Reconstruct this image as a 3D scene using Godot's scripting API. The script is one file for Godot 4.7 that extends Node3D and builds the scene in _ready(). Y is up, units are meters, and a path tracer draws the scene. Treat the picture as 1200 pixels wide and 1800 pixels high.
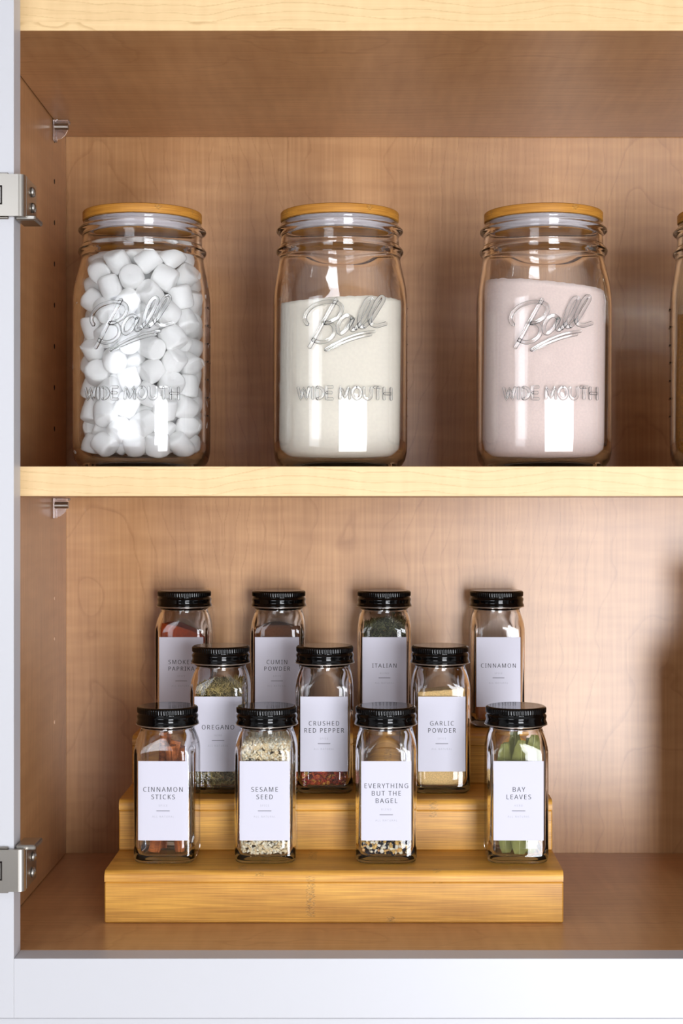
extends Node3D
# An open kitchen wall cabinet: jars on a shelf, spice jars on a bamboo riser.
# Lengths in the builders are millimetres; v() turns them into metres. y = 0 is the cabinet floor, z = 0 the face of its frame.

const MM := 0.001
var M := {}
var taken := {}
var rng := RandomNumberGenerator.new()
var font: FontVariation


# ---------------------------------------------------------------- helpers
func v(x: float, y: float, z: float) -> Vector3:
	return Vector3(x, y, z) * MM


func numbered(called: String) -> String:
	var n: int = taken.get(called, 0)
	taken[called] = n + 1
	return called if n == 0 else "%s_%03d" % [called, n]


func tag(o: Node3D, label: String, category: String, group := "", kind := "") -> Node3D:
	o.set_meta("label", label)
	o.set_meta("category", category)
	if group:
		o.set_meta("group", group)
	if kind:
		o.set_meta("kind", kind)
	return o


func thing(called: String, at: Vector3, turn := 0.0) -> Node3D:
	var o := Node3D.new()
	o.name = numbered(called)
	o.position = at * MM
	o.rotation.y = deg_to_rad(turn)
	add_child(o, true)
	return o


func put(called: String, mesh: Mesh, mat: Material, parent: Node = null, at := Vector3.ZERO) -> MeshInstance3D:
	var o := MeshInstance3D.new()
	o.mesh = mesh
	o.material_override = mat
	o.position = at * MM
	if parent == null:
		o.name = numbered(called)
		add_child(o, true)
	else:
		o.name = called
		parent.add_child(o, true)
	return o


func struct(called: String, mesh: Mesh, mat: Material, label: String, category: String) -> MeshInstance3D:
	var o := put(called, mesh, mat)
	tag(o, label, category, "", "structure")
	return o


# vertices in mm, triangles clockwise from outside; smooth normals over shared vertices
func surf(pts: PackedVector3Array, idx: PackedInt32Array, uv := PackedVector2Array()) -> ArrayMesh:
	var nor := PackedVector3Array()
	nor.resize(pts.size())
	for k in range(0, idx.size(), 3):
		var n := (pts[idx[k + 2]] - pts[idx[k]]).cross(pts[idx[k + 1]] - pts[idx[k]])
		for e in 3:
			nor[idx[k + e]] += n
	var out := PackedVector3Array()
	out.resize(pts.size())
	for k in pts.size():
		out[k] = pts[k] * MM
		nor[k] = nor[k].normalized() if nor[k].length_squared() > 1e-14 else Vector3.UP
	var a := []
	a.resize(Mesh.ARRAY_MAX)
	a[Mesh.ARRAY_VERTEX] = out
	a[Mesh.ARRAY_NORMAL] = nor
	a[Mesh.ARRAY_INDEX] = idx
	if uv.size():
		a[Mesh.ARRAY_TEX_UV] = uv
	var m := ArrayMesh.new()
	m.add_surface_from_arrays(Mesh.PRIMITIVE_TRIANGLES, a)
	return m


# rows of nu points each; wrapped round; quads between neighbouring rows
func grid_idx(nu: int, nv: int, wrap := true, base := 0) -> PackedInt32Array:
	var idx := PackedInt32Array()
	for j in nv - 1:
		for i in (nu if wrap else nu - 1):
			var a := base + j * nu + i
			var b := base + j * nu + (i + 1) % nu
			idx.append_array([a, b, b + nu, a, b + nu, a + nu])
	return idx


func super_r(a: float, n: float, t: float) -> float:
	if a <= 0.0:
		return 0.0
	return a / pow(pow(absf(cos(t)), n) + pow(absf(sin(t)), n), 1.0 / n)


# profile: [y, half width, squareness] from the bottom centre outwards and up
func loft(profile: Array, nu: int) -> ArrayMesh:
	var pts := PackedVector3Array()
	for p in profile:
		for i in nu:
			var t := TAU * i / nu
			var r := super_r(p[1], p[2] if p.size() > 2 else 2.0, t)
			pts.append(Vector3(r * cos(t), p[0], r * sin(t)))
	return surf(pts, grid_idx(nu, profile.size()))


func quad(st: SurfaceTool, a: Vector3, b: Vector3, c: Vector3, d: Vector3) -> void:
	var n := (c - a).cross(b - a).normalized()
	for p in [a, b, c, a, c, d]:
		st.set_normal(n)
		st.add_vertex(p * MM)


# a box with chamfered edges
func box_into(st: SurfaceTool, lo: Vector3, hi: Vector3, e := 0.5) -> void:
	var c := (lo + hi) / 2.0
	var h := (hi - lo) / 2.0
	e = minf(e, minf(h.x, minf(h.y, h.z)) * 0.9)
	var f := func(sx: int, sy: int, sz: int, k: int) -> Vector3:
		var q := Vector3(h.x - e, h.y - e, h.z - e)
		q[k] = h[k]
		return c + Vector3(sx * q.x, sy * q.y, sz * q.z)
	var poly := func(p: Array) -> void:
		var n: Vector3 = (p[2] - p[0]).cross(p[1] - p[0])
		var mid := Vector3.ZERO
		for q in p:
			mid += q / p.size()
		if n.dot(mid - c) < 0.0:
			p.reverse()
			n = -n
		n = n.normalized()
		for k in range(1, p.size() - 1):
			for q in [p[0], p[k], p[k + 1]]:
				st.set_normal(n)
				st.add_vertex(q * MM)
	for k in 3:
		for s in [-1, 1]:
			var p := []
			for d in [[-1, -1], [1, -1], [1, 1], [-1, 1]]:
				var g := [0, 0, 0]
				g[k] = s
				g[(k + 1) % 3] = d[0]
				g[(k + 2) % 3] = d[1]
				p.append(f.call(g[0], g[1], g[2], k))
			poly.call(p)
	for k in 3:
		var k1 := (k + 1) % 3
		var k2 := (k + 2) % 3
		for s1 in [-1, 1]:
			for s2 in [-1, 1]:
				var g := [0, 0, 0]
				g[k1] = s1
				g[k2] = s2
				g[k] = -1
				var a: Vector3 = f.call(g[0], g[1], g[2], k1)
				var b: Vector3 = f.call(g[0], g[1], g[2], k2)
				g[k] = 1
				poly.call([a, b, f.call(g[0], g[1], g[2], k2), f.call(g[0], g[1], g[2], k1)])
	for sx in [-1, 1]:
		for sy in [-1, 1]:
			for sz in [-1, 1]:
				poly.call([f.call(sx, sy, sz, 0), f.call(sx, sy, sz, 1), f.call(sx, sy, sz, 2)])


func box(lo: Vector3, hi: Vector3, e := 0.5) -> ArrayMesh:
	var st := SurfaceTool.new()
	st.begin(Mesh.PRIMITIVE_TRIANGLES)
	box_into(st, lo, hi, e)
	return st.commit()


# a closed outline in x-y (given as points) pulled along an axis: "x" lays it in z-y and pulls along x
func extrude(outline: PackedVector2Array, from: float, to: float, axis := "z") -> ArrayMesh:
	var st := SurfaceTool.new()
	st.begin(Mesh.PRIMITIVE_TRIANGLES)
	var area := 0.0
	for k in outline.size():
		area += outline[k].cross(outline[(k + 1) % outline.size()])
	if area < 0.0:
		outline.reverse()
	var at := func(p: Vector2, d: float) -> Vector3:
		return Vector3(p.x, p.y, d) if axis == "z" else Vector3(d, p.y, -p.x)
	for k in outline.size():
		var p := outline[k]
		var q := outline[(k + 1) % outline.size()]
		quad(st, at.call(p, to), at.call(p, from), at.call(q, from), at.call(q, to))
	var tri := Geometry2D.triangulate_polygon(outline)
	for k in range(0, tri.size(), 3):
		for side in [0, 1]:
			var d := to if side else from
			var p := [at.call(outline[tri[k]], d), at.call(outline[tri[k + 1]], d), at.call(outline[tri[k + 2]], d)]
			var n: Vector3 = (p[2] - p[0]).cross(p[1] - p[0]).normalized()
			var want: Vector3 = (at.call(Vector2.ZERO, to) - at.call(Vector2.ZERO, from)).normalized() * (1.0 if side else -1.0)
			if n.dot(want) < 0.0:
				p.reverse()
			for q in p:
				st.set_normal(want)
				st.add_vertex(q * MM)
	return st.commit()


func tube(path: PackedVector3Array, rx: float, rz: float, sides := 8) -> ArrayMesh:
	# a rounded bar along a path that lies roughly in the x-y plane: rx half width in that plane, rz half height out of it
	var pts := PackedVector3Array()
	var n := path.size()
	for k in n + 2:
		var j := clampi(k - 1, 0, n - 1)
		var d := (path[mini(j + 1, n - 1)] - path[maxi(j - 1, 0)]).normalized()
		var side := d.cross(Vector3.BACK).normalized()
		var up := side.cross(d).normalized()
		var s := 0.02 if k == 0 or k == n + 1 else 1.0
		var off := d * (-rx * 0.7 if k == 0 else (rx * 0.7 if k == n + 1 else 0.0))
		for i in sides:
			var t := TAU * i / sides
			pts.append(path[j] + off + side * cos(t) * rx * s + up * sin(t) * rz * s)
	return surf(pts, grid_idx(sides, n + 2))


func smooth_path(p: Array, step := 0.9) -> PackedVector2Array:
	var c := Curve2D.new()
	c.bake_interval = step
	for k in p.size():
		var a := Vector2(p[maxi(k - 1, 0)][0], p[maxi(k - 1, 0)][1])
		var b := Vector2(p[mini(k + 1, p.size() - 1)][0], p[mini(k + 1, p.size() - 1)][1])
		c.add_point(Vector2(p[k][0], p[k][1]), -(b - a) / 6.0, (b - a) / 6.0)
	return c.get_baked_points()


func bend(mesh: Mesh, y: float, a: float, n: float, off: float) -> ArrayMesh:
	# lays flat lettering (metres, x-y plane) on the front of a superellipse body
	var arr := []
	if mesh is PrimitiveMesh:
		arr = (mesh as PrimitiveMesh).get_mesh_arrays()
	else:
		arr = mesh.surface_get_arrays(0)
	var p: PackedVector3Array = arr[Mesh.ARRAY_VERTEX]
	for k in p.size():
		p[k] = Vector3(p[k].x, p[k].y + y * MM, p[k].z + (face_z(p[k].x / MM, a, n) + off) * MM)
	arr[Mesh.ARRAY_VERTEX] = p
	for k in arr.size():
		if k not in [Mesh.ARRAY_VERTEX, Mesh.ARRAY_NORMAL, Mesh.ARRAY_INDEX]:
			arr[k] = null
	var m := ArrayMesh.new()
	m.add_surface_from_arrays(Mesh.PRIMITIVE_TRIANGLES, arr)
	return m


func face_z(x: float, a: float, n: float) -> float:
	return a * pow(maxf(1.0 - pow(absf(x / a), n), 0.001), 1.0 / n)


func letters(text: String, cap: float, spacing: float, depth := 0.05) -> ArrayMesh:
	var t := TextMesh.new()
	var f: FontVariation = font.duplicate()
	f.spacing_glyph = int(round(64.0 * spacing))
	t.font = f
	t.font_size = 64
	t.text = text
	t.pixel_size = 0.001
	t.depth = depth / cap * 0.714 * 0.064  # the whole is scaled to the cap height below
	t.curve_step = 2.0
	t.horizontal_alignment = HORIZONTAL_ALIGNMENT_CENTER
	t.vertical_alignment = VERTICAL_ALIGNMENT_CENTER
	var arr := t.get_mesh_arrays()
	var p: PackedVector3Array = arr[Mesh.ARRAY_VERTEX]
	for k in p.size():
		p[k] *= cap * MM / (0.714 * 0.064)
	arr[Mesh.ARRAY_VERTEX] = p
	var m := ArrayMesh.new()
	m.add_surface_from_arrays(Mesh.PRIMITIVE_TRIANGLES, arr)
	return m


# ---------------------------------------------------------------- materials
func plain(c: Color, rough := 0.5, metal := 0.0, spec := 0.5) -> StandardMaterial3D:
	var m := StandardMaterial3D.new()
	m.albedo_color = c
	m.roughness = rough
	m.metallic = metal
	m.metallic_specular = spec
	return m


func streaks(w: int, h: int, along: int, across: int, freq: float, noise_seed: int) -> PackedByteArray:
	# noise stretched along the width
	var n := FastNoiseLite.new()
	n.seed = noise_seed
	n.frequency = freq
	n.fractal_octaves = 4
	var im := n.get_image(along, across)
	im.resize(w, h, Image.INTERPOLATE_CUBIC)
	im.convert(Image.FORMAT_L8)
	return im.get_data()


func wood_image(w: int, h: int, base: Color, seed0: int, how: Dictionary) -> Image:
	# grain runs along the width
	var fine := streaks(w, h, maxi(w / 40, 4), h, 0.22, seed0)
	var broad := streaks(w, h, maxi(w / 16, 4), h / 4, 0.035, seed0 + 1)
	var warp := streaks(w, h, w / 8, h / 8, 0.03, seed0 + 2)
	var cross := streaks(w, h, w / 2, maxi(h / 12, 4), 0.10, seed0 + 3)
	var d := PackedByteArray()
	d.resize(w * h * 3)
	var planks: int = how.get("planks", 3)
	var line: float = how.get("line", 0.1)
	var rings: float = how.get("rings", 5.0)
	var bow: float = how.get("bow", 3.0)
	var lw: float = how.get("line_width", 0.09)
	var slope: float = how.get("slope", 1.4)
	var fa: float = how.get("fine", 0.10)
	var ba: float = how.get("broad", 0.10)
	var ca: float = how.get("cross", 0.05)
	var wa: float = how.get("warp", 0.5)
	var lean: float = how.get("lean", 0.0)
	var tint := Vector3(0.75, 1.0, 1.3)
	for y in h:
		var pl := float(y) / h * planks
		var pi := int(pl)
		var q := (pl - pi - 0.45 - 0.1 * (pi % 2)) * 2.0
		var dir := 1.0 if pi % 2 else -1.0
		for x in w:
			var k := y * w + x
			var g := (q * q * bow + q * lean + dir * slope * float(x) / w + (warp[k] / 255.0 - 0.5) * wa * 2.0 + pi * 0.37) * rings
			var fr := g - floorf(g)
			var ln := maxf(0.0, 1.0 - fr / lw) if fr < lw else maxf(0.0, 1.0 - (1.0 - fr) / (lw * 0.25))
			ln *= line * (0.4 + 0.6 * broad[k] / 255.0)
			var t := 1.0 + (fine[k] / 255.0 - 0.5) * fa * 2.0 + (broad[k] / 255.0 - 0.5) * ba * 2.0 + (cross[k] / 255.0 - 0.5) * ca * 2.0 - ln
			d[k * 3] = clampi(int(base.r * 255.0 * (1.0 + (t - 1.0) * tint.x)), 0, 255)
			d[k * 3 + 1] = clampi(int(base.g * 255.0 * t), 0, 255)
			d[k * 3 + 2] = clampi(int(base.b * 255.0 * (1.0 + (t - 1.0) * tint.z)), 0, 255)
	return Image.create_from_data(w, h, false, Image.FORMAT_RGB8, d)


func bamboo_image(w: int, h: int, base: Color, seed0: int) -> Image:
	var im := wood_image(w, h, base, seed0, {"planks": 1, "line": 0.0, "fine": 0.17, "broad": 0.12, "cross": 0.015})
	var r := RandomNumberGenerator.new()
	r.seed = seed0
	# the nodes of the bamboo: a short ragged row of darker ticks across one strip
	for n in 7:
		var cx := int([0.30, 0.72, 0.15, 0.34, 0.449, 0.449, 0.62][n] * w)
		var y0 := int(float(n) / 7.0 * h)
		for y in range(y0, mini(y0 + int(h / 7.0), h)):
			for k in 3:
				var x := cx + r.randi_range(-9, 9)
				var c := im.get_pixel(x, y)
				for e in r.randi_range(2, 5):
					im.set_pixel(clampi(x + e, 0, w - 1), y, c.darkened(r.randf_range(0.10, 0.30)) if k else c.lightened(0.14))
	# glue lines between strips
	for n in range(1, 4):
		var y := int(n * h / 4.0) + r.randi_range(-6, 6)
		for x in w:
			var c := im.get_pixel(x, y)
			im.set_pixel(x, y, c.darkened(0.10 + 0.08 * sin(x * 0.02 + n)))
	return im


func textured(im: Image, metres: Vector2, offset: Vector3, rough: float, spec := 0.5, world := true) -> StandardMaterial3D:
	var m := plain(Color.WHITE, rough, 0.0, spec)
	m.albedo_texture = ImageTexture.create_from_image(im)
	m.uv1_triplanar = true
	m.uv1_world_triplanar = world
	m.uv1_triplanar_sharpness = 8.0
	m.uv1_scale = Vector3(1.0 / metres.x, 1.0 / metres.y, 1.0 / metres.y)
	m.uv1_offset = offset
	return m


func powder(c: Color, spread: float, freq: float, noise_seed: int) -> StandardMaterial3D:
	var n := FastNoiseLite.new()
	n.seed = noise_seed
	n.frequency = freq
	n.fractal_octaves = 3
	var im := n.get_image(256, 256)
	im.convert(Image.FORMAT_L8)
	var b := im.get_data()
	var d := PackedByteArray()
	d.resize(256 * 256 * 3)
	for k in b.size():
		var t := 1.0 + (b[k] / 255.0 - 0.5) * spread
		for e in 3:
			d[k * 3 + e] = clampi(int(c[e] * 255.0 * t), 0, 255)
	var m := plain(Color.WHITE, 0.95, 0.0, 0.1)
	m.albedo_texture = ImageTexture.create_from_image(Image.create_from_data(256, 256, false, Image.FORMAT_RGB8, d))
	m.uv1_triplanar = true
	m.uv1_scale = Vector3.ONE * 16.0
	return m


func materials() -> void:
	var mela := Color(0.735, 0.545, 0.362)
	var g := {"planks": 3, "line": 0.125, "rings": 3.2, "bow": 2.4, "slope": 1.5, "fine": 0.075, "broad": 0.055, "cross": 0.06, "warp": 0.35}
	var lying := wood_image(1024, 1024, mela, 11, g)
	var standing := wood_image(1024, 1024, mela, 31, g)
	standing.rotate_90(CLOCKWISE)
	M.mela_up = textured(standing, Vector2(0.72, 0.72), Vector3(0.5, 0.06, 0.6), 0.31, 0.55)
	M.mela_flat = textured(lying, Vector2(0.72, 0.72), Vector3(0.5, 0.06, 0.6), 0.31, 0.55)
	M.edge = textured(wood_image(1024, 96, Color(0.885, 0.755, 0.555), 5, {"planks": 1, "line": 0.16, "rings": 3.0, "bow": 0.25, "slope": 0.35, "lean": 1.0, "fine": 0.03, "broad": 0.03, "cross": 0.02, "warp": 0.28, "line_width": 0.12}), Vector2(0.6, 0.045), Vector3(0.5, 0.3, 0.0), 0.45)
	var bam := Color(0.805, 0.58, 0.235)
	M.bamboo = textured(bamboo_image(1024, 512, bam, 7), Vector2(0.33, 0.10), Vector3(0.5, 0.1, 0.2), 0.42, 0.5, false)
	M.lid_bamboo = textured(bamboo_image(512, 256, Color(0.70, 0.475, 0.18), 17), Vector2(0.12, 0.05), Vector3(0.3, 0.1, 0.2), 0.5, 0.4, false)
	M.white = plain(Color(0.765, 0.765, 0.78), 0.38)
	M.wall = plain(Color(0.80, 0.80, 0.80), 0.9)
	M.recess_shade = plain(Color(0.10, 0.07, 0.05), 0.9)  # shade of holes and slots put into the colour
	var gl := StandardMaterial3D.new()
	gl.albedo_color = Color(1, 1, 1, 0)
	gl.roughness = 0.0
	gl.refraction_enabled = true
	gl.refraction_scale = 0.05
	M.glass = gl
	var aq := gl.duplicate()
	aq.albedo_color = Color(0.965, 0.99, 0.985, 0)
	M.aqua_glass = aq
	var cp := gl.duplicate()
	cp.albedo_color = Color(0.96, 0.95, 0.97, 0.05)
	cp.roughness = 0.08
	M.clear_plastic = cp
	var sil := plain(Color(0.74, 0.71, 0.72), 0.4)
	M.silicone = sil
	M.black = plain(Color(0.01, 0.01, 0.012), 0.07, 0.0, 0.4)
	M.rim = plain(Color(0.78, 0.76, 0.72), 0.28, 0.9)
	M.paper = plain(Color(0.81, 0.805, 0.85), 0.6, 0.0, 0.35)
	M.ink = plain(Color(0.16, 0.16, 0.18), 0.7)
	M.pale_ink = plain(Color(0.66, 0.66, 0.70), 0.7)
	M.nickel = plain(Color(0.66, 0.64, 0.61), 0.33, 1.0)
	M.dark_nickel = plain(Color(0.42, 0.38, 0.33), 0.35, 1.0)
	M.marsh = plain(Color(0.995, 0.993, 0.985), 0.85, 0.0, 0.2)
	M.flour = powder(Color(0.995, 0.962, 0.895), 0.03, 0.08, 3)
	M.pink = powder(Color(0.975, 0.888, 0.85), 0.05, 0.12, 4)
	M.brown_sugar = powder(Color(0.74, 0.46, 0.18), 0.5, 0.12, 6)
	M.paprika = powder(Color(0.68, 0.27, 0.11), 0.2, 0.06, 8)
	M.cumin = powder(Color(0.42, 0.25, 0.14), 0.3, 0.12, 9)
	M.cinnamon = powder(Color(0.66, 0.38, 0.20), 0.2, 0.1, 10)
	M.garlic = powder(Color(0.95, 0.80, 0.55), 0.25, 0.2, 12)
	M.bark = textured(wood_image(256, 128, Color(0.66, 0.36, 0.17), 23, {"line": 0.1, "fine": 0.35, "broad": 0.25, "cross": 0.1}), Vector2(0.10, 0.02), Vector3.ZERO, 0.8, 0.3, false)
	M.leaf = powder(Color(0.57, 0.57, 0.33), 0.25, 0.03, 14)
	M.leaf.roughness = 0.6
	M.rib = plain(Color(0.66, 0.66, 0.42), 0.6)
	var tinted := plain(Color.WHITE, 0.75, 0.0, 0.3)
	tinted.vertex_color_use_as_albedo = true
	M.grain = tinted
	M.bottle = plain(Color(0.035, 0.03, 0.02), 0.15)


# ---------------------------------------------------------------- the place
func _ready() -> void:
	rng.seed = 20240611
	# camera: level, lens shifted a little so that the vertical lines stay vertical
	var cam := Camera3D.new()
	cam.name = "camera"
	cam.position = Vector3(0, 0.2967, 1.0)
	cam.near = 0.05
	cam.far = 20.0
	cam.projection = Camera3D.PROJECTION_FRUSTUM
	cam.size = 0.05 * 1800.0 / 2700.0
	cam.frustum_offset = Vector2(-40.0, -16.0) * 0.05 / 2700.0
	add_child(cam)
	cam.make_current()
	var we := WorldEnvironment.new()
	we.name = "environment"
	var e := Environment.new()
	e.background_mode = Environment.BG_COLOR
	e.background_color = Color(0.80, 0.87, 1.0)
	e.tonemap_mode = Environment.TONE_MAPPER_LINEAR
	e.tonemap_exposure = 4.9
	e.sdfgi_enabled = true
	e.ssao_enabled = true
	e.ssil_enabled = true
	we.environment = e
	add_child(we)
	# an out-of-view window opposite the cabinet, then an added fill window
	window_or_fill(Vector3(0.72, -0.20, 2.26), Vector2(0.80, 1.46), 1.3)  # out of view, lights the cabinet from the right
	window_or_fill(Vector3(-0.95, 0.5, 2.26), Vector2(0.9, 0.9), 0.17)  # added fill from the left, lifts the cabinet floor

	font = FontVariation.new()
	var sf := SystemFont.new()
	sf.font_names = PackedStringArray(["Droid Sans"])
	font.base_font = sf
	materials()
	room()
	cabinet()
	shelves()
	riser()
	mason_jars()
	spice_jars()
	unseen_bottle()


func window_or_fill(at: Vector3, size: Vector2, energy: float) -> void:
	var l := AreaLight3D.new()
	l.name = "window_or_fill_light"  # serves the right-hand window and the added fill alike
	l.area_size = size
	l.position = at
	l.light_color = Color(0.97, 0.98, 1.0)
	l.light_energy = energy
	l.area_range = 9.0
	l.shadow_enabled = true
	add_child(l, true)


func room() -> void:
	var st: SurfaceTool
	# x -2.0 .. 2.2, y -1.35 .. 1.2, z -0.33 .. 2.3 ; walls 100 mm thick
	struct("floor", box(Vector3(-2100, -1450, -430), Vector3(2300, -1350, 2440), 1), plain(Color(0.48, 0.39, 0.31), 0.6), "plain light wooden kitchen floor in front of the cabinet", "floor")
	struct("ceiling", box(Vector3(-2100, 1200, -430), Vector3(2300, 1300, 2440), 1), M.wall, "flat white kitchen ceiling above the open cabinet", "ceiling")
	struct("wall_back", box(Vector3(-2100, -1350, -430), Vector3(2300, 1200, -330), 1), M.wall, "white kitchen wall that the cabinet hangs on", "wall")
	struct("wall_left", box(Vector3(-2100, -1350, -330), Vector3(-2000, 1200, 2300), 1), M.wall, "plain white kitchen wall to the left", "wall")
	struct("wall_right", box(Vector3(2200, -1350, -330), Vector3(2300, 1200, 2300), 1), M.wall, "plain white kitchen wall to the right", "wall")
	var holes := [[-1400.0, -500.0, 50.0, 950.0], [320.0, 1120.0, -930.0, 530.0]]  # the first opening belongs to the added fill window
	st = SurfaceTool.new()
	st.begin(Mesh.PRIMITIVE_TRIANGLES)
	var xs := [-2100.0, -1400.0, -500.0, 320.0, 1120.0, 2300.0]
	for k in [0, 2, 4]:
		box_into(st, Vector3(xs[k], -1350, 2300), Vector3(xs[k + 1], 1200, 2440), 0.5)
	for h in holes:
		box_into(st, Vector3(h[0], -1350, 2300), Vector3(h[1], h[2], 2440), 0.5)
		box_into(st, Vector3(h[0], h[3], 2300), Vector3(h[1], 1200, 2440), 0.5)
	struct("wall_front", st.commit(), M.wall, "white kitchen wall with a window and an added fill window opposite the cabinet", "wall")
	var glow := plain(Color(0.9, 0.93, 1.0), 0.4)
	glow.emission_enabled = true
	glow.emission = Color(0.93, 0.96, 1.0)
	glow.emission_energy_multiplier = 0.4
	var n := 0
	for h in holes:
		n += 1
		var w := Node3D.new()
		w.name = "window_%d" % n  # the first one is the added fill window
		w.position = v((h[0] + h[1]) / 2.0, h[2], 2300)
		add_child(w)
		tag(w, ["added white-framed fill window opposite the cabinet, out of view", "tall white-framed window to the right behind the viewer"][n - 1], "window", "", "structure")
		var hw: float = (h[1] - h[0]) / 2.0
		var ht: float = h[3] - h[2]
		put("pane", box(Vector3(-hw, 0, 40), Vector3(hw, ht, 46), 0.5), glow, w)  # glowing pane, also used for the added fill window
		st = SurfaceTool.new()
		st.begin(Mesh.PRIMITIVE_TRIANGLES)
		box_into(st, Vector3(-hw, 0, 5), Vector3(-hw + 30, ht, 38), 2)
		box_into(st, Vector3(hw - 30, 0, 5), Vector3(hw, ht, 38), 2)
		box_into(st, Vector3(-hw + 30, 0, 5), Vector3(hw - 30, 30, 38), 2)
		box_into(st, Vector3(-hw + 30, ht - 30, 5), Vector3(hw - 30, ht, 38), 2)
		put("window_frame", st.commit(), M.white, w)


func cabinet() -> void:
	var c := thing("kitchen_cabinet", Vector3(0, 0, 0))
	tag(c, "open white-framed wall cabinet with a maple-look interior", "cabinet")
	put("back_panel", box(Vector3(-268, -12, -318), Vector3(420, 1000, -302), 0.3), M.mela_up, c)
	put("bottom_panel", box(Vector3(-268, -16, -301), Vector3(420, 0, -19), 0.4), M.mela_flat, c)
	put("top_panel", box(Vector3(-268, 984, -301), Vector3(420, 1000, -19), 0.4), M.mela_flat, c)
	put("side_panel", box(Vector3(404, 0, -301), Vector3(420, 984, -19), 0.4), M.mela_up, c)
	# left side, bored with a row of pin holes
	var left := CSGBox3D.new()
	left.name = "side_panel"
	left.size = v(16, 982.8, 281.4)
	left.position = v(-260.4, 492, -160.3)
	left.material = M.mela_up
	var plug := plain(Color(0.80, 0.66, 0.55), 0.6)
	for row in [0, 1]:
		for k in 12:
			var y := 357.0 + 33.6 * k
			if y > 600.0 and y < 640.0:
				continue
			var h := CSGCylinder3D.new()
			h.name = "pin_hole"
			h.radius = 2.2 * MM
			h.height = 16 * MM
			h.sides = 14
			h.operation = CSGShape3D.OPERATION_SUBTRACTION
			h.rotation.z = PI / 2
			h.position = Vector3(8 * MM, y * MM - left.position.y, (-252.0 if row == 0 else -60.0) * MM - left.position.z)
			h.material = M.recess_shade  # dark lining paints the shade inside the bore
			left.add_child(h, true)
	c.add_child(left, true)
	for p in [[219.0, -252.0], [186.0, -252.0], [118.0, -252.0], [83.0, -78.0], [62.0, -56.0]]:
		var cap := CylinderMesh.new()
		cap.top_radius = 1.6 * MM
		cap.bottom_radius = 1.9 * MM
		cap.height = 0.8 * MM
		cap.radial_segments = 14
		var o := put("hole_plug", cap, plug, c, Vector3(-252.2, p[0], p[1]))
		o.rotation.z = -PI / 2
	# face frame
	put("stile", box(Vector3(-285, -38.7, -19), Vector3(-228.05, 1000, 0), 0.2), M.white, c)
	put("stile", box(Vector3(395, -38.7, -19), Vector3(440, 1000, 0), 0.6), M.white, c)
	put("rail", box(Vector3(-228.0, -38.7, -19), Vector3(394.8, 0, 0), 0.2), M.white, c)
	put("rail", box(Vector3(-228.0, 960, -19), Vector3(394.8, 1000, 0), 0.6), M.white, c)
	put("light_rail", box(Vector3(-285, -70, -19), Vector3(440, -39.0, -1.5), 0.8), M.white, c)
	# clear pins that carry the shelves, near the back and the front of the left side
	for y in [301.0, 606.0]:
		for z in [-246.0]:
			shelf_pin(c, Vector3(-252, y + (1.0 if y > 500.0 else 0.0), z))
	# hinges
	hinge(c, 496.3, 1.0)
	hinge(c, 58.2, -1.0)


func shelf_pin(c: Node3D, at: Vector3) -> void:
	var st := SurfaceTool.new()
	st.begin(Mesh.PRIMITIVE_TRIANGLES)
	box_into(st, Vector3(0.2, -17, -4.5), Vector3(2.2, -0.4, 4.5), 0.4)
	box_into(st, Vector3(2.2, -2.4, -4.5), Vector3(13, -0.4, 4.5), 0.4)
	st.append_from(extrude(PackedVector2Array([Vector2(2.1, -16), Vector2(2.1, -2.5), Vector2(12, -2.5), Vector2(11.4, -8), Vector2(9.5, -12), Vector2(6, -15)]), -1.2, 0.6), 0, Transform3D())
	var p := put("shelf_pin", st.commit(), M.clear_plastic, c, at)
	var m := CylinderMesh.new()
	m.top_radius = 2.6 * MM
	m.bottom_radius = 2.6 * MM
	m.height = 11 * MM
	m.radial_segments = 20
	var o := put("peg", m, M.nickel, p, Vector3(7.4, -6.2, 4.0))
	o.rotation.z = PI / 2


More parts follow.
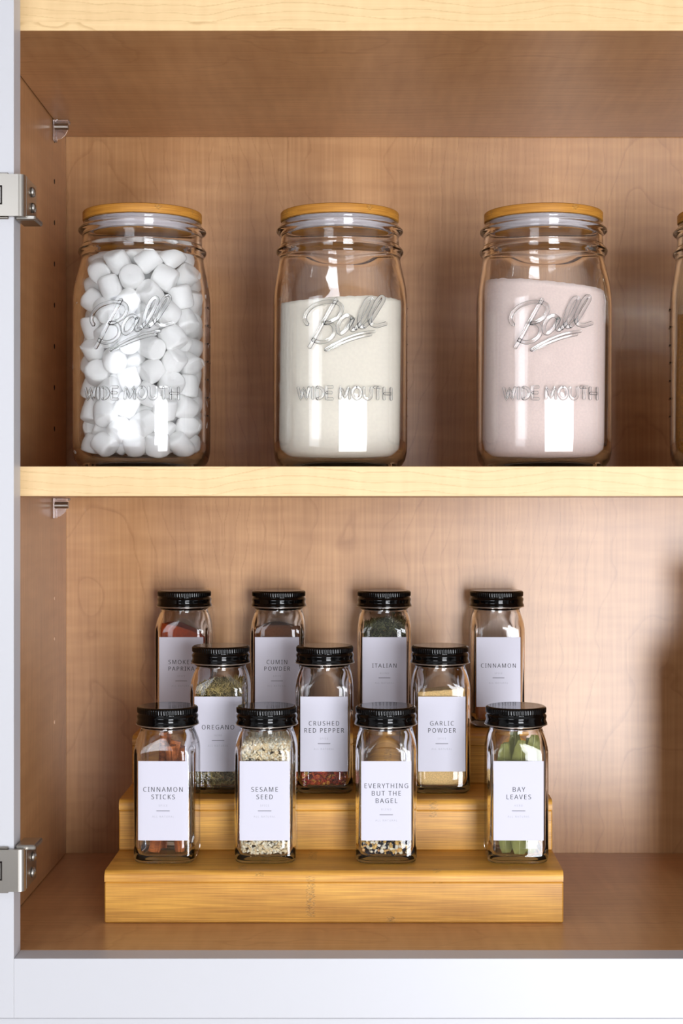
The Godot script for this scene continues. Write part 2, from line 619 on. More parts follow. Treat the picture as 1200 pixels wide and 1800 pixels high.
func hinge(c: Node3D, y: float, up: float) -> void:
	# wraps round the inner edge of the stile; up = 1 for the upper one, whose lower flange shows
	var st := SurfaceTool.new()
	st.begin(Mesh.PRIMITIVE_TRIANGLES)
	var n := 6
	var outline := PackedVector2Array()
	for k in n + 1:
		var t := PI / 2 * k / n
		outline.append(Vector2(-224.2 + 4.0 * sin(t) , 0.4 + 4.0 * cos(t)))
	outline.append(Vector2(-220.2, -7.0))
	outline.append(Vector2(-221.7, -7.0))
	outline.append(Vector2(-221.7, 0.0))
	outline.append(Vector2(-227.5, 0.4))
	outline.append(Vector2(-262.0, 0.4))
	outline.append(Vector2(-262.0, 4.4))
	# in plan (x, z), pulled along y
	var body := extrude(outline, -13.6, 13.6)
	var turn := Transform3D(Basis(Vector3.RIGHT, Vector3.BACK, Vector3.DOWN), Vector3.ZERO)
	st.append_from(body, 0, turn)
	var h := put("hinge", st.commit(), M.nickel, c, Vector3(0, y, 0.3))
	st = SurfaceTool.new()
	st.begin(Mesh.PRIMITIVE_TRIANGLES)
	box_into(st, Vector3(-221.6, -13.2, -32), Vector3(-220.0, 13.2, -1.0), 0.5)
	# flange turned into the cabinet
	var ylo := -15.2 if up > 0 else 11.6
	box_into(st, Vector3(-227.6, ylo, -26), Vector3(-214.5, ylo + 3.6, -2.0), 0.9)
	put("bracket", st.commit(), M.nickel, h)
	put("edge_fold", box(Vector3(-262, 13.6, -0.2), Vector3(-231, 15.0, 2.2), 0.5), M.nickel, h)
	put("edge_fold", box(Vector3(-262, -15.0, -0.2), Vector3(-231, -13.6, 2.2), 0.5), M.nickel, h)
	st = SurfaceTool.new()
	st.begin(Mesh.PRIMITIVE_TRIANGLES)
	for s in [[-245.0, -234.6, 5.2, 6.2], [-245.0, -234.6, -6.2, -5.2], [-235.6, -234.6, -6.2, 6.2]]:
		box_into(st, Vector3(s[0], s[2], 4.3), Vector3(s[1], s[3], 4.75), 0.1)
	put("slot", st.commit(), M.recess_shade, h)  # dark bars paint the shade along the slot edges
	for k in 2:
		var m := loft([[0, 0], [0, 3.4], [1.2, 3.4], [2.2, 2.6], [2.8, 1.2], [2.9, 0]], 20)
		var s := put("screw", m, M.nickel, h, Vector3(-220.1, (6.0 if k == 0 else -4.0) * up, -17.0 - 2.0 * k))
		s.rotation.z = -PI / 2


func shelves() -> void:
	var s := thing("shelf", Vector3(0, 301.2, -22))
	tag(s, "maple-look middle shelf carrying the row of large glass jars", "shelf")
	put("board", box(Vector3(-251.5, 0, -278), Vector3(403, 19.7, -0.8), 0.3), M.mela_flat, s)
	put("edge_band", box(Vector3(-251.5, 0, -0.8), Vector3(403, 19.7, 0), 0.2), M.edge, s)
	s = thing("shelf", Vector3(0, 611.0, -22))
	tag(s, "maple-look top shelf above the jars, seen from below", "shelf")
	put("board", box(Vector3(-251.5, 0, -278), Vector3(403, 22.0, -0.8), 0.3), M.mela_flat, s)
	put("edge_band", box(Vector3(-251.5, 0, -0.8), Vector3(403, 22.0, 0), 0.2), M.edge, s)
	s.rotation.x = -atan(4.6 / 280.0)


func tread_outline(z0: float, z1: float, y: float) -> PackedVector2Array:
	# x is depth here: front edge rounded
	var p := PackedVector2Array()
	var r := 4.6
	for k in 9:
		var t := PI / 2 * k / 8.0
		p.append(Vector2(z0 + r - r * cos(t), y - r + r * sin(t)))
	p.append(Vector2(z1, y))
	p.append(Vector2(z1, y - 8.0))
	p.append(Vector2(z0 + 0.8, y - 8.0))
	p.append(Vector2(z0, y - 7.4))
	return p


func riser() -> void:
	var r := thing("bamboo_riser", Vector3(-21.4, 0.2, -84))
	tag(r, "three-step bamboo spice rack standing on the cabinet floor", "spice rack")
	var top := [36.6, 74.6, 112.4]
	var z := [0.0, 64.0, 130.0, 214.0]
	for k in 3:
		put("tread", extrude(tread_outline(z[k], z[k + 1] + (9.0 if k < 2 else 0.0), top[k]), -161.9, 161.9, "x"), M.bamboo, r)
		var lo: float = 0.0 if k == 0 else top[k - 1] + 0.1
		put("riser_board", box(Vector3(-161.9, lo, -z[k] - 9.0), Vector3(161.9, top[k] - 8.0, -z[k] - 0.25), 0.8), M.bamboo, r)
	for s in [-1, 1]:
		var x: float = 148.0 * s
		var out := PackedVector2Array([Vector2(9.2, 0), Vector2(213, 0), Vector2(213, 104.2), Vector2(139.5, 104.2), Vector2(139.5, 66.4), Vector2(73.5, 66.4), Vector2(73.5, 28.4), Vector2(9.2, 28.4)])
		put("side_board", extrude(out, x - 5.0, x + 5.0, "x"), M.bamboo, r)


# ---------------------------------------------------------------- large jars
const JAR_OUT := [[1.6, 0.0, 2.6], [1.6, 33.0, 2.6], [0.2, 38.0, 2.6], [0.3, 41.0, 2.7], [2.6, 44.3, 2.8], [6.5, 46.7, 2.8], [12.0, 47.9, 2.8], [20.0, 48.2, 2.8], [60.0, 48.2, 2.8], [100.0, 48.2, 2.8], [118.0, 48.2, 2.8], [124.0, 48.0, 2.75], [130.0, 47.5, 2.65], [136.0, 46.6, 2.5], [142.0, 45.5, 2.3], [148.0, 44.5, 2.1], [152.0, 44.0, 2.0], [153.6, 44.2, 2.0], [155.0, 45.2, 2.0], [156.4, 46.1, 2.0], [158.0, 46.2, 2.0], [159.4, 45.4, 2.0], [160.6, 44.0, 2.0], [162.0, 43.2, 2.0], [168.0, 42.9, 2.0], [169.4, 43.4, 2.0], [170.6, 45.0, 2.0], [171.8, 46.0, 2.0], [173.2, 45.9, 2.0], [174.4, 44.6, 2.0], [175.4, 43.0, 2.0], [177.6, 42.5, 2.0], [178.6, 42.0, 2.0], [179.0, 41.2, 2.0]]
const JAR_IN := [[178.9, 40.2, 2.0], [177.6, 39.6, 2.0], [160.0, 39.4, 2.0], [150.0, 39.9, 2.05], [142.0, 41.2, 2.25], [136.0, 42.3, 2.45], [130.0, 43.1, 2.6], [124.0, 43.6, 2.7], [118.0, 43.9, 2.75], [60.0, 43.9, 2.75], [22.0, 43.9, 2.75], [14.0, 43.3, 2.75], [9.0, 41.6, 2.7], [6.4, 38.6, 2.6], [5.4, 34.0, 2.6], [5.2, 0.0, 2.6]]


func inner_at(table: Array, y: float) -> Vector2:
	# (half width, squareness) of a jar's inside at a height
	for k in table.size() - 1:
		var a: Array = table[k]
		var b: Array = table[k + 1]
		if y <= a[0] and y >= b[0] and a[0] > b[0]:
			var t: float = (a[0] - y) / (a[0] - b[0])
			return Vector2(lerpf(a[1], b[1], t), lerpf(a[2], b[2], t))
	return Vector2(table[0][1], table[0][2]) if y > table[0][0] else Vector2(0, 2)


func filling(table: Array, y0: float, top: Callable, gap: float, nu: int, rough: float, seed0: int) -> ArrayMesh:
	# a body of powder that follows the inside of a jar up to a surface given as a height over (x, z)
	var n := FastNoiseLite.new()
	n.seed = seed0
	n.frequency = 0.35
	var pts := PackedVector3Array()
	var levels := 22
	var rows := 0
	for j in range(-3, levels + 1):
		for i in nu:
			var t := TAU * i / nu
			var y := y0 + 0.4
			var a := inner_at(table, y)
			var r := 0.0
			if j < 0:
				r = super_r(a.x - gap, a.y, t) * (j + 3) / 3.0 if j > -3 else 0.0
			else:
				var ref := inner_at(table, y0 + 40.0)
				var edge := super_r(ref.x - gap, ref.y, t)
				var h: float = top.call(edge * cos(t), edge * sin(t)) + n.get_noise_2d(cos(t) * edge * 2.0, sin(t) * edge * 2.0) * rough
				var f := float(j) / levels
				y = lerpf(y0 + 0.4, h, f * f * (3.0 - 2.0 * f) * 0.5 + f * 0.5)
				a = inner_at(table, y)
				r = super_r(a.x - gap, a.y, t)
			pts.append(Vector3(r * cos(t), y, r * sin(t)))
		rows += 1
	var caps := 14
	for j in range(1, caps + 1):
		for i in nu:
			var t := TAU * i / nu
			var last := pts[(rows - 1) * nu + i]
			var f := 1.0 - float(j) / caps
			var x := last.x * f
			var z := last.z * f
			var y: float = top.call(x, z) + n.get_noise_2d(x * 2.0, z * 2.0) * rough
			pts.append(Vector3(x, y, z))
	return surf(pts, grid_idx(nu, rows + caps))


func ball_script() -> ArrayMesh:
	var strokes := [
		[[590, 438], [552, 505], [510, 580], [470, 655], [428, 728]],
		[[418, 590], [402, 560], [412, 520], [450, 480], [510, 458], [570, 455], [612, 470], [622, 505], [596, 550], [550, 575], [515, 582]],
		[[515, 582], [556, 585], [578, 615], [572, 655], [540, 685], [490, 697], [447, 680]],
		[[684, 552], [658, 536], [625, 552], [602, 590], [598, 628], [618, 644], [648, 622], [676, 580], [690, 548], [678, 595], [682, 622], [704, 614]],
		[[704, 614], [744, 570], [782, 505], [806, 448], [798, 428], [772, 444], [742, 505], [726, 565], [732, 602], [756, 602]],
		[[756, 602], [800, 560], [842, 495], [876, 436], [868, 416], [842, 436], [806, 500], [790, 556], [802, 586], [838, 594], [872, 584], [896, 576]],
		[[520, 744], [580, 708], [650, 672], [730, 644], [824, 628]],
		[[524, 746], [600, 712], [670, 684], [740, 662], [800, 648]],
	]
	var st := SurfaceTool.new()
	st.begin(Mesh.PRIMITIVE_TRIANGLES)
	for k in strokes.size():
		var p := []
		for q in strokes[k]:
			p.append([(q[0] - 643) / 8.65, 168.0 - q[1] / 8.64])
		var path := PackedVector3Array()
		for q in smooth_path(p):
			path.append(Vector3(q.x, q.y, face_z(q.x, 48.2, 2.8) + 0.1))
		st.append_from(tube(path, 1.45 if k < 6 else 1.0, 0.6, 10), 0, Transform3D())
	return st.commit()


func block_words() -> ArrayMesh:
	# WIDE MOUTH in raised strokes, letters 8.3 mm high
	var oval := []
	for k in 17:
		oval.append([0.5 + 0.5 * sin(TAU * k / 16.0), 0.5 + 0.5 * cos(TAU * k / 16.0)])
	var bowl := []
	for k in 9:
		bowl.append([0.1 + 0.9 * sin(PI * k / 8.0), 0.5 + 0.5 * cos(PI * k / 8.0)])
	var cup := [[0, 1.0]]
	for k in 9:
		cup.append([0.5 - 0.5 * cos(PI * k / 8.0), 0.36 - 0.36 * sin(PI * k / 8.0)])
	cup.append([1, 1.0])
	var forms := {
		"W": [7.6, [[[0, 1], [0.25, 0], [0.5, 0.9], [0.75, 0], [1, 1]]]], "I": [0.8, [[[0.5, 0], [0.5, 1]]]],
		"D": [5.0, [[[0.1, 0], [0.1, 1]], bowl]], "E": [4.4, [[[1, 1], [0, 1], [0, 0], [1, 0]], [[0, 0.52], [0.85, 0.52]]]],
		"M": [6.8, [[[0, 0], [0.08, 1], [0.5, 0.1], [0.92, 1], [1, 0]]]], "O": [6.0, [oval]], "U": [5.2, [cup]],
		"T": [5.2, [[[0, 1], [1, 1]], [[0.5, 1], [0.5, 0]]]], "H": [5.2, [[[0, 0], [0, 1]], [[1, 0], [1, 1]], [[0, 0.5], [1, 0.5]]]],
	}
	var st := SurfaceTool.new()
	st.begin(Mesh.PRIMITIVE_TRIANGLES)
	var x := -32.5
	for ch in "WIDE MOUTH":
		if ch == " ":
			x += 3.0
			continue
		var w: float = forms[ch][0]
		for stroke in forms[ch][1]:
			var path := PackedVector3Array()
			for k in stroke.size() - 1:
				for e in 6:
					var f := e / 6.0
					var px: float = x + w * lerpf(stroke[k][0], stroke[k + 1][0], f)
					path.append(Vector3(px, 48.0 + 8.3 * lerpf(stroke[k][1], stroke[k + 1][1], f), 0))
			var last: Array = stroke[-1]
			path.append(Vector3(x + w * last[0], 48.0 + 8.3 * last[1], 0))
			for k in path.size():
				path[k].z = face_z(path[k].x, 48.2, 2.8) + 0.05
			st.append_from(tube(path, 1.05, 0.5, 10), 0, Transform3D())
		x += w + 2.0
	return st.commit()


func mason_jars() -> void:
	var body := loft(JAR_OUT + JAR_IN, 144)
	var emboss := ball_script()
	var words := block_words()
	var st := SurfaceTool.new()
	st.begin(Mesh.PRIMITIVE_TRIANGLES)
	for k in 7:
		box_into(st, Vector3(48.0, 38.0 + 13.0 * k, -8.0 if k % 2 else -4.0), Vector3(49.0, 39.3 + 13.0 * k, 6.0), 0.4)
	var marks := st.commit()
	var lid := loft([[-9.0, 0], [-9.0, 34.6], [-8.4, 35.2], [-1.0, 35.2], [0.0, 35.2], [0.0, 42.4], [0.5, 42.9], [5.8, 42.9], [6.5, 42.3], [6.6, 0]], 96)
	var seal := loft([[-7.0, 35.3], [-7.0, 38.6], [-6.2, 39.3], [-5.4, 38.6], [-4.6, 38.6], [-3.8, 39.3], [-3.0, 38.6], [-2.2, 38.6], [-1.4, 39.3], [-0.2, 39.2], [-0.1, 35.3]], 96)
	var jars := [
		[-161.0, -2.0, "leftmost large glass jar with a bamboo lid, full of white marshmallows"],
		[-17.8, 5.5, "large embossed glass jar with a bamboo lid holding cream-white powder"],
		[130.0, 0.0, "large embossed glass jar with a bamboo lid holding pale pinkish powder"],
		[271.0, 172.0, "rightmost large glass jar, cut by the picture edge, with brown granules"],
	]
	for k in jars.size():
		var a: Array = jars[k]
		var j := thing("glass_jar", Vector3(a[0], 321.0, -116), a[1])
		tag(j, a[2], "jar", "large jars on the middle shelf")
		var g: Material = M.aqua_glass if k == 3 else M.glass
		var b := put("glass_body", body, g, j)
		put("embossed_script", emboss, g, b)
		put("embossed_words", words, g, b)
		put("measure_marks", marks, g, b)
		var l := put("lid", lid, M.lid_bamboo, j, Vector3(0, 179.2, 0))
		put("seal", seal, M.silicone, l)
	var t1 := func(x: float, z: float) -> float: return 120.0 + 1.6 * sin(x * 0.05 + 0.6) - 0.0006 * (x * x + z * z)
	var o := put("powder", filling(JAR_IN, 5.2, t1, 0.35, 120, 0.9, 1), M.flour, null, Vector3(-17.8, 321.0, -116))
	o.rotation.y = deg_to_rad(5.5)
	tag(o, "cream-white powder filling the second large jar from the left", "powder", "", "stuff")
	var t2 := func(x: float, z: float) -> float: return 130.0 - 0.10 * x - 0.0012 * (x - 10) * (x - 10) * (1.0 if x > 10 else 0.2) + 0.01 * z
	o = put("powder", filling(JAR_IN, 5.2, t2, 0.35, 120, 0.9, 2), M.pink, null, Vector3(130.0, 321.0, -116))
	tag(o, "pale pinkish powder filling the third large jar from the left", "powder", "", "stuff")
	var t3 := func(x: float, z: float) -> float: return 108.0 + 0.05 * x
	o = put("brown_sugar", filling(JAR_IN, 5.2, t3, 0.35, 96, 1.6, 3), M.brown_sugar, null, Vector3(271.0, 321.0, -116))
	o.rotation.y = deg_to_rad(172.0)
	tag(o, "brown granules filling the large jar at the right picture edge", "sugar", "", "stuff")
	marshmallows(Vector3(-161.0, 321.0, -116), -2.0)


func marshmallows(at: Vector3, turn: float) -> void:
	var shapes := []
	for k in 4:
		var r := 7.7 + 0.25 * k
		var h: float = [8.0, 7.6, 7.2, 7.8][k]
		shapes.append(loft([[-h * 0.94, 0], [-h, r * 0.45], [-h, r * 0.78], [-h * 0.9, r * 0.93], [-h * 0.68, r * 0.995], [0, r * 1.03], [h * 0.68, r * 0.995], [h * 0.9, r * 0.93], [h, r * 0.78], [h, r * 0.45], [h * 0.94, 0]], 22))
	# spheres dropped into the jar and pushed apart until they rest
	var n := 232
	var rad := 8.55
	var p := PackedVector3Array()
	for k in n:
		var t := rng.randf() * TAU
		var r := sqrt(rng.randf()) * 32.0
		p.append(Vector3(r * cos(t), 15.0 + 165.0 * k / n, r * sin(t)))
	for it in 150:
		for k in n:
			p[k].y -= 0.35 if it < 110 else 0.1
		for a in n:
			var pa := p[a]
			for b in range(a + 1, n):
				var d := pa - p[b]
				if absf(d.y) < rad * 2.0:
					var l := d.length_squared()
					if l < rad * rad * 4.0 and l > 1e-6:
						l = sqrt(l)
						d *= (rad * 2.0 - l) / l * 0.45
						pa += d
						p[b] -= d
			p[a] = pa
		for k in n:
			var q := p[k]
			q.y = clampf(q.y, 16.6, 163.0)
			var a := inner_at(JAR_IN, q.y)
			var t := atan2(q.z, q.x)
			var most := super_r(a.x, a.y, t) - 9.6
			var r := Vector2(q.x, q.z).length()
			if r > most:
				q.x *= most / r
				q.z *= most / r
			p[k] = q
	var base := Basis(Vector3.UP, deg_to_rad(turn))
	# from the bottom up, and from left to right within a layer of those that touch the front glass
	var words := ["first", "second", "third", "fourth", "fifth", "sixth", "seventh", "eighth", "ninth", "tenth", "eleventh", "twelfth", "thirteenth", "fourteenth"]
	var q: Array = []
	for k in n:
		q.append(base * p[k])
	q.sort_custom(func(a, b): return [int((a.y - 8.0) / 15.5), a.x] < [int((b.y - 8.0) / 15.5), b.x])
	var layer := -1
	var nth := 0
	for k in n:
		var own := int((q[k].y - 8.0) / 15.5)
		if own != layer:
			layer = own
			nth = 0
		var o := put("marshmallow", shapes[rng.randi() % 4], M.marsh)
		var label := "white marshmallow hidden behind the others in the leftmost large jar"
		if q[k].z > 9.0:
			label = "white marshmallow by the front glass, %s from left in the %s layer up" % [words[mini(nth, 13)], words[mini(layer, 10)]]
			nth += 1
		tag(o, label, "marshmallow", "marshmallows in the leftmost large jar")
		o.position = (at + q[k]) * MM
		o.rotation = Vector3(rng.randf_range(-1.2, 1.2), rng.randf() * TAU, rng.randf_range(-1.2, 1.2))


# ---------------------------------------------------------------- spice jars
const SP := 22.2
const SN := 9.0
const SPICE_OUT := [[1.2, 0.0, 5.0], [1.2, 15.0, 5.0], [0.1, 18.0, 5.0], [0.3, 20.0, 6.0], [1.6, 21.5, 7.5], [4.0, 22.1, 9.0], [8.0, 22.2, 9.0], [40.0, 22.2, 9.0], [78.0, 22.2, 9.0], [81.0, 22.15, 8.0], [84.0, 21.9, 6.0], [87.0, 21.5, 4.4], [90.0, 20.9, 3.2], [92.5, 20.2, 2.5], [94.6, 19.5, 2.1], [96.0, 19.2, 2.0], [96.8, 20.0, 2.0], [97.3, 20.6, 2.0], [98.0, 20.6, 2.0], [98.5, 19.6, 2.0], [99.0, 19.0, 2.0], [108.0, 18.8, 2.0], [108.8, 18.3, 2.0]]
const SPICE_IN := [[108.8, 17.0, 2.0], [108.0, 16.6, 2.0], [95.0, 16.8, 2.0], [91.5, 18.0, 2.4], [88.0, 18.8, 3.2], [84.0, 19.4, 4.6], [80.0, 19.8, 6.5], [70.0, 19.8, 7.0], [12.0, 19.8, 7.0], [7.5, 19.3, 6.5], [5.6, 17.8, 5.5], [5.0, 15.0, 5.0], [4.8, 0.0, 5.0]]


func lid_mesh() -> ArrayMesh:
	# a screw lid: knurled band on top, two plain beads under it
	var prof := [[99.4, 19.2, 0], [98.9, 21.9, 0], [98.8, 22.7, 0], [99.6, 22.9, 0], [101.0, 22.2, 0], [102.2, 22.0, 0], [103.4, 22.4, 0], [104.6, 22.5, 0], [105.6, 21.9, 0], [106.2, 21.5, 0], [106.8, 21.7, 0.2], [107.2, 21.9, 1], [109.6, 22.0, 1], [110.3, 21.9, 0.9], [110.9, 21.6, 0.3], [111.4, 21.0, 0], [111.6, 20.2, 0], [111.5, 19.4, 0], [111.5, 10, 0], [111.5, 0, 0]]
	var nu := 288
	var pts := PackedVector3Array()
	for p in prof:
		for i in nu:
			var t := TAU * i / nu
			var r: float = p[1] + p[2] * 0.22 * cos(t * 72.0)
			pts.append(Vector3(r * cos(t), p[0], r * sin(t)))
	return surf(pts, grid_idx(nu, prof.size()))


func label_mesh(w: float, y0: float, y1: float) -> ArrayMesh:
	var pts := PackedVector3Array()
	var nx := 20
	for row in [[y0, 0.05], [y0, 0.2], [y1, 0.2], [y1, 0.05]]:
		for i in nx + 1:
			var x := -w / 2.0 + w * i / nx
			pts.append(Vector3(x, row[0], face_z(x, SP, SN) + row[1]))
	var idx := PackedInt32Array()
	for k in grid_idx(nx + 1, 4, false):
		idx.append(k)
	# rows climb while x grows: turn the winding so that the front shows
	for k in range(0, idx.size(), 3):
		var s := idx[k]
		idx[k] = idx[k + 1]
		idx[k + 1] = s
	return surf(pts, idx)


func spice_jars() -> void:
	var body := loft(SPICE_OUT + SPICE_IN, 120)
	var lid := lid_mesh()
	var rim := loft([[98.75, 19.4], [98.1, 20.4], [98.0, 22.6], [98.35, 23.1], [98.8, 22.8], [98.85, 21.0]], 72)
	var sticker := label_mesh(36.0, 17.5, 74.5)
	var line := label_mesh(9.6, -0.17, 0.17)
	var h := [36.8, 74.8, 112.6]
	var zz := [-125.2, -191.0, -276.5]
	var where := ["front step", "middle step", "back step"]
	var list := [
		[0, -144.0, "CINNAMON|STICKS", "SPICE", "cinnamon sticks", -1.0],
		[0, -71.5, "SESAME|SEED", "SPICE", "pale sesame seed", 0.0],
		[0, 15.8, "EVERYTHING|BUT THE|BAGEL", "BLEND", "a mixed seed blend", 0.0],
		[0, 111.0, "BAY|LEAVES", "HERB", "green bay leaves", -0.6],
		[1, -111.2, "OREGANO", "HERB", "dried oregano", 0.0],
		[1, -30.6, "CRUSHED|RED PEPPER", "SPICE", "red pepper flakes", 0.0],
		[1, 58.8, "GARLIC|POWDER", "SPICE", "tan garlic powder", 0.5],
		[2, -149.4, "SMOKED|PAPRIKA", "SPICE", "red-brown smoked paprika", 0.0],
		[2, -71.0, "CUMIN|POWDER", "SPICE", "dark brown cumin powder", -0.5],
		[2, 16.5, "ITALIAN", "BLEND", "dark green Italian herbs", 0.0],
		[2, 109.8, "CINNAMON", "SPICE", "brown ground cinnamon", -0.7],
	]
	for a in list:
		var at := Vector3(a[1], h[a[0]], zz[a[0]])
		var j := thing("spice_jar", at, a[5])
		var title: String = a[2]
		tag(j, "square glass jar of %s with black lid, on the %s" % [a[4], where[a[0]]], "spice jar", "spice jars on the bamboo rack")
		put("glass_body", body, M.glass, j)
		put("lid", lid, M.black, j)
		put("rim_ring", rim, M.rim, j)
		var s := put("paper_label", sticker, M.paper, j)
		var lines := title.split("|")
		var top: float = [33.7, 36.6, 39.2][lines.size() - 1] + 17.5
		var low: float = [0.0, 0.4, 1.3][lines.size() - 1]
		for k in lines.size():
			put("title_lettering", bend(letters(lines[k], 3.35, 0.13), top - 5.35 * k, SP, SN, 0.22), M.ink, s)
		var after := top - 5.35 * (lines.size() - 1)
		put("kind_lettering", bend(letters(a[3], 1.35, 0.22), after - 6.2, SP, SN, 0.22), M.pale_ink, s)
		put("divider", bend(line, after - 10.0, SP, SN, 0.05 - face_z(0, SP, SN)), M.ink, s)
		put("slogan_lettering", bend(letters("ALL NATURAL", 1.35, 0.22), after - 14.1, SP, SN, 0.22), M.pale_ink, s)
	# what is in them
	fill_powder(list[7], h, zz, "paprika", "red-brown smoked paprika powder inside its jar on the back step", "spice", M.paprika, func(x, z): return 82.0 - 0.28 * x - 0.006 * x * x)
	fill_powder(list[8], h, zz, "cumin_powder", "dark brown cumin powder inside its jar on the back step", "spice", M.cumin, func(x, z): return 84.0 - 0.004 * x * x)
	fill_powder(list[10], h, zz, "ground_cinnamon", "orange-brown ground cinnamon inside its jar on the back step", "spice", M.cinnamon, func(x, z): return 62.0 + 0.05 * x)
	fill_powder(list[6], h, zz, "garlic_powder", "tan garlic powder inside its jar on the middle step", "spice", M.garlic, func(x, z): return 78.0 + 0.07 * x + 0.05 * z)
	grains(list[1], h, zz, "sesame_seeds", "pale sesame seeds filling their jar on the front step", "seeds", 86.0, 9000, "seed", [Color(0.88, 0.74, 0.48), Color(0.92, 0.82, 0.60), Color(0.80, 0.62, 0.36), Color(0.93, 0.87, 0.70)])
	grains(list[2], h, zz, "bagel_seasoning", "mixed black and white seeds and flakes inside the bagel seasoning jar", "seasoning", 44.0, 2600, "chip", [Color(0.90, 0.80, 0.58), Color(0.02, 0.02, 0.03), Color(0.85, 0.50, 0.20), Color(0.70, 0.45, 0.14), Color(0.93, 0.88, 0.74), Color(0.025, 0.025, 0.04), Color(0.8, 0.5, 0.16)])
	grains(list[5], h, zz, "pepper_flakes", "crushed red pepper flakes inside their jar on the middle step", "spice", 40.0, 3000, "flake", [Color(0.42, 0.04, 0.02), Color(0.56, 0.08, 0.025), Color(0.30, 0.03, 0.02), Color(0.80, 0.42, 0.08), Color(0.60, 0.14, 0.03)])
	grains(list[4], h, zz, "dried_oregano", "dried green oregano inside its jar on the middle step", "herbs", 82.0, 6000, "twig", [Color(0.34, 0.26, 0.08), Color(0.50, 0.38, 0.13), Color(0.20, 0.15, 0.04), Color(0.64, 0.50, 0.2)])
	grains(list[9], h, zz, "italian_herbs", "dark green dried herb blend inside its jar on the back step", "herbs", 85.0, 6000, "twig", [Color(0.07, 0.08, 0.03), Color(0.12, 0.13, 0.05), Color(0.045, 0.05, 0.02), Color(0.18, 0.18, 0.08)])
	cinnamon_sticks(Vector3(list[0][1], h[0], zz[0]))
	bay_leaves(Vector3(list[3][1], h[0], zz[0]))


func fill_powder(a: Array, h: Array, zz: Array, called: String, label: String, category: String, mat: Material, top: Callable) -> void:
	var o := put(called, filling(SPICE_IN, 4.8, top, 0.3, 96, 0.5, hash(called) % 1000), mat, null, Vector3(a[1], h[a[0]], zz[a[0]]))
	o.rotation.y = deg_to_rad(a[5])
	tag(o, label, category, "", "stuff")


func grains(a: Array, h: Array, zz: Array, called: String, label: String, category: String, top: float, count: int, shape: String, colors: Array) -> void:
	var mesh: Mesh
	match shape:
		"seed":
			mesh = loft([[-1.5, 0], [-1.2, 0.55], [-0.4, 0.9], [0.5, 0.8], [1.2, 0.4], [1.7, 0]], 7)
		"chip":
			mesh = loft([[-1.1, 0], [-1.0, 1.2], [-0.2, 1.75], [0.6, 1.6], [1.1, 0.8], [1.2, 0]], 6)
		"flake":
			mesh = loft([[-0.25, 0], [-0.2, 1.5], [0.0, 2.0], [0.2, 1.4], [0.3, 0]], 5)
		_:
			mesh = loft([[-3.0, 0], [-2.9, 0.28], [0.0, 0.4], [2.9, 0.25], [3.0, 0]], 5)
	var margin: float = {"seed": 1.5, "chip": 1.7, "flake": 1.7, "twig": 1.6}[shape]
	var mm := MultiMesh.new()
	mm.transform_format = MultiMesh.TRANSFORM_3D
	mm.use_colors = true
	mm.mesh = mesh
	mm.instance_count = count
	for k in count:
		var y := 4.9 + margin + rng.randf() * (top - 5.0 - margin)
		var is_top := k % 5 == 0
		var t := rng.randf() * TAU
		if is_top:
			y = top - rng.randf() * 3.0
		var iw := inner_at(SPICE_IN, y)
		var most := super_r(iw.x, iw.y, t) - margin
		var r := most - absf(rng.randfn(0.0, 1.3)) if not is_top else most * sqrt(rng.randf())
		r = clampf(r, 0.0, most)
		if is_top:
			y += 2.5 * (1.0 - (r / most) * (r / most)) + (0.08 * r * cos(t) if shape == "twig" else 0.0)
		var b := Basis.from_euler(Vector3(rng.randf() * TAU, rng.randf() * TAU, rng.randf() * TAU))
		if shape == "twig" or shape == "seed":
			# long pieces lie along the glass
			var tangent := Vector3(-sin(t), 0, cos(t))
			var axis := (tangent * rng.randf_range(-1, 1) + Vector3.UP * rng.randf_range(-1, 1) + Vector3(cos(t), 0, sin(t)) * rng.randf_range(-0.15, 0.15)).normalized()
			var other := axis.cross(Vector3(cos(t), 0, sin(t))).normalized()
			b = Basis(other, axis, other.cross(axis))
		b = b.scaled(Vector3.ONE * rng.randf_range(0.75, 1.15))
		mm.set_instance_transform(k, Transform3D(b, v(r * cos(t), y, r * sin(t))))
		var c: Color = colors[rng.randi() % colors.size()]
		mm.set_instance_color(k, c * rng.randf_range(0.85, 1.12))
	var o := MultiMeshInstance3D.new()
	o.multimesh = mm
	o.name = numbered(called)
	o.material_override = M.grain
	o.position = v(a[1], h[a[0]], zz[a[0]])
	add_child(o, true)
	tag(o, label, category, "", "stuff")


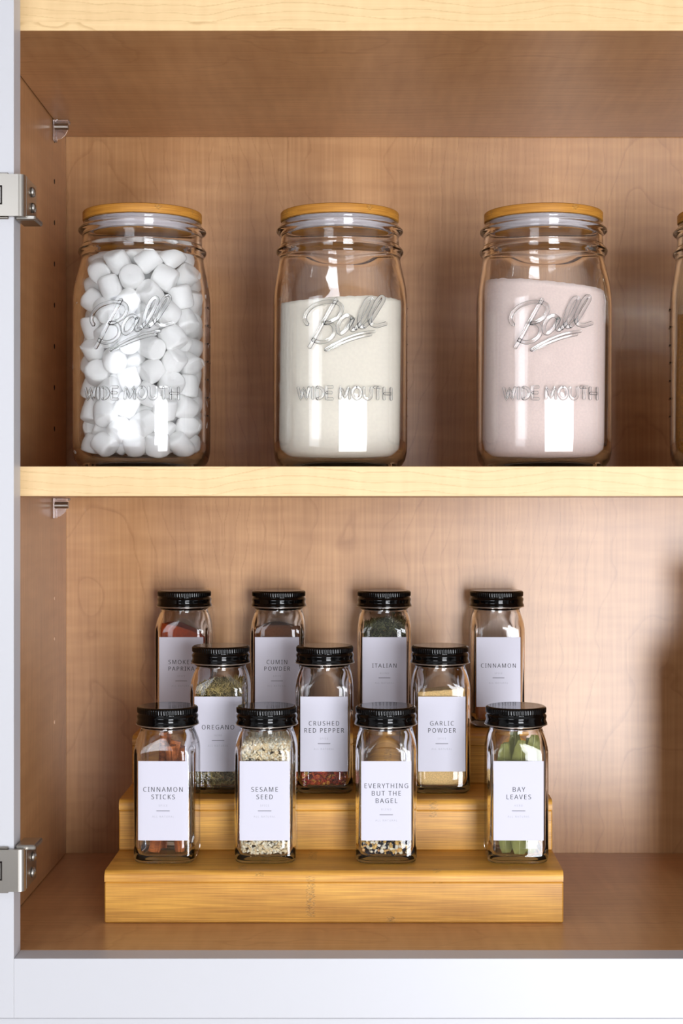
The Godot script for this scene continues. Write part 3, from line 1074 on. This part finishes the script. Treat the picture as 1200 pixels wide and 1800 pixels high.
func cinnamon_sticks(at: Vector3) -> void:
	# bark rolled from both sides
	var outer := PackedVector2Array()
	var inner := PackedVector2Array()
	for k in 34:
		var t := -2.6 + 8.4 * k / 33.0
		var r := 4.6 - 0.32 * maxf(0.0, t)
		outer.append(Vector2(cos(t), sin(t)) * r)
		inner.append(Vector2(cos(t), sin(t)) * (r - 1.0))
	inner.reverse()
	outer.append_array(inner)
	var lens := [84.0, 80.0, 86.0, 78.0]
	var foot := [Vector3(-9.0, 5.6, 8.0), Vector3(10.5, 5.6, 7.0), Vector3(-6.0, 5.6, -8.0), Vector3(9.0, 5.6, -9.0)]
	var head := [Vector3(7.0, 88.0, 2.0), Vector3(3.0, 84.0, 8.5), Vector3(-2.0, 90.0, -6.0), Vector3(11.0, 83.0, -4.0)]
	var names := ["cinnamon stick leaning from lower left in the front-step jar", "cinnamon stick with its foot at the front right of the jar", "dark cinnamon stick at the back left of the front-step jar", "cinnamon stick at the back right of the front-step jar"]
	for k in 4:
		var m := extrude(outer, 0.0, lens[k] * 0.98)
		var d: Vector3 = (head[k] - foot[k]).normalized()
		var side := d.cross(Vector3.BACK).normalized()
		var o := put("cinnamon_stick", m, M.bark)
		o.transform = Transform3D(Basis(side, d.cross(side), d).rotated(d, k * 1.3), (at + foot[k]) * MM)
		tag(o, names[k], "cinnamon stick", "cinnamon sticks in the front jar")


func bay_leaves(at: Vector3) -> void:
	var rows := 16
	var cols := 8
	var where := [[-8.5, 12.0, 0.22, -2.0], [1.0, 15.5, -0.06, 2.0], [9.0, 12.5, -0.3, 4.0], [-7.0, 4.0, 0.5, -2.0], [7.0, 3.0, -0.5, 5.0], [0.0, -8.0, 0.2, 0.0]]
	var names := ["bay leaf standing at the front left of its jar", "bay leaf standing in the front middle of its jar", "bay leaf standing at the front right of its jar", "bay leaf turned sideways left of the middle of the jar", "bay leaf turned sideways right of the middle of the jar", "bay leaf standing against the back of its jar"]
	for k in where.size():
		var len_mm := 80.0 + 3.0 * (k % 3)
		var half := 8.8 + 0.6 * (k % 2)
		var pts := PackedVector3Array()
		var spine := PackedVector3Array()
		for side in 2:
			for j in rows + 1:
				var f := float(j) / rows
				var w := half * pow(sin(PI * clampf(f * 0.92 + 0.05, 0.0, 1.0)), 0.55)
				for i in cols + 1:
					var s := 2.0 * i / cols - 1.0
					var x := s * w
					var z := 0.05 * x * x * (0.6 + 0.4 * sin(f * 5.0 + k)) - 2.0 * sin(PI * f) + 0.5 * sin(f * 19.0) * absf(s)
					pts.append(Vector3(x, f * len_mm, z + (0.18 if side == 0 else -0.18)))
					if side == 0 and i == cols / 2:
						spine.append(Vector3(x, f * len_mm, z + 0.1))
		var idx := PackedInt32Array()
		var g := grid_idx(cols + 1, rows + 1, false)
		for q in range(0, g.size(), 3):
			idx.append_array([g[q], g[q + 2], g[q + 1]])
		for q in grid_idx(cols + 1, rows + 1, false, (cols + 1) * (rows + 1)):
			idx.append(q)
		var d: Array = where[k]
		var o := put("bay_leaf", surf(pts, idx), M.leaf, null, at + Vector3(d[0], 5.4, d[1]))
		o.rotation = Vector3(0, d[2], deg_to_rad(-d[3] * 0.5))
		tag(o, names[k], "bay leaf", "bay leaves in the front jar")
		put("midrib", tube(spine, 0.5, 0.35, 6), M.rib, o)


func unseen_bottle() -> void:  # out of view, placed to shadow the right of the back panel
	var b := thing("unseen_bottle", Vector3(292, 0.2, -200))
	tag(b, "dark bottle just past the right picture edge, its shadow on the back panel", "bottle")
	put("bottle_body", loft([[1, 0], [0, 33], [1, 35], [4, 36], [150, 36], [160, 34.5], [170, 29], [180, 20], [188, 14.5], [200, 13.5], [222, 13.5]  , [222, 0]], 48), M.bottle, b)
	put("cap", loft([[221.5, 0], [221.5, 15.5], [222.5, 16], [244, 16], [246, 15], [246.2, 0]], 40), M.black, b)
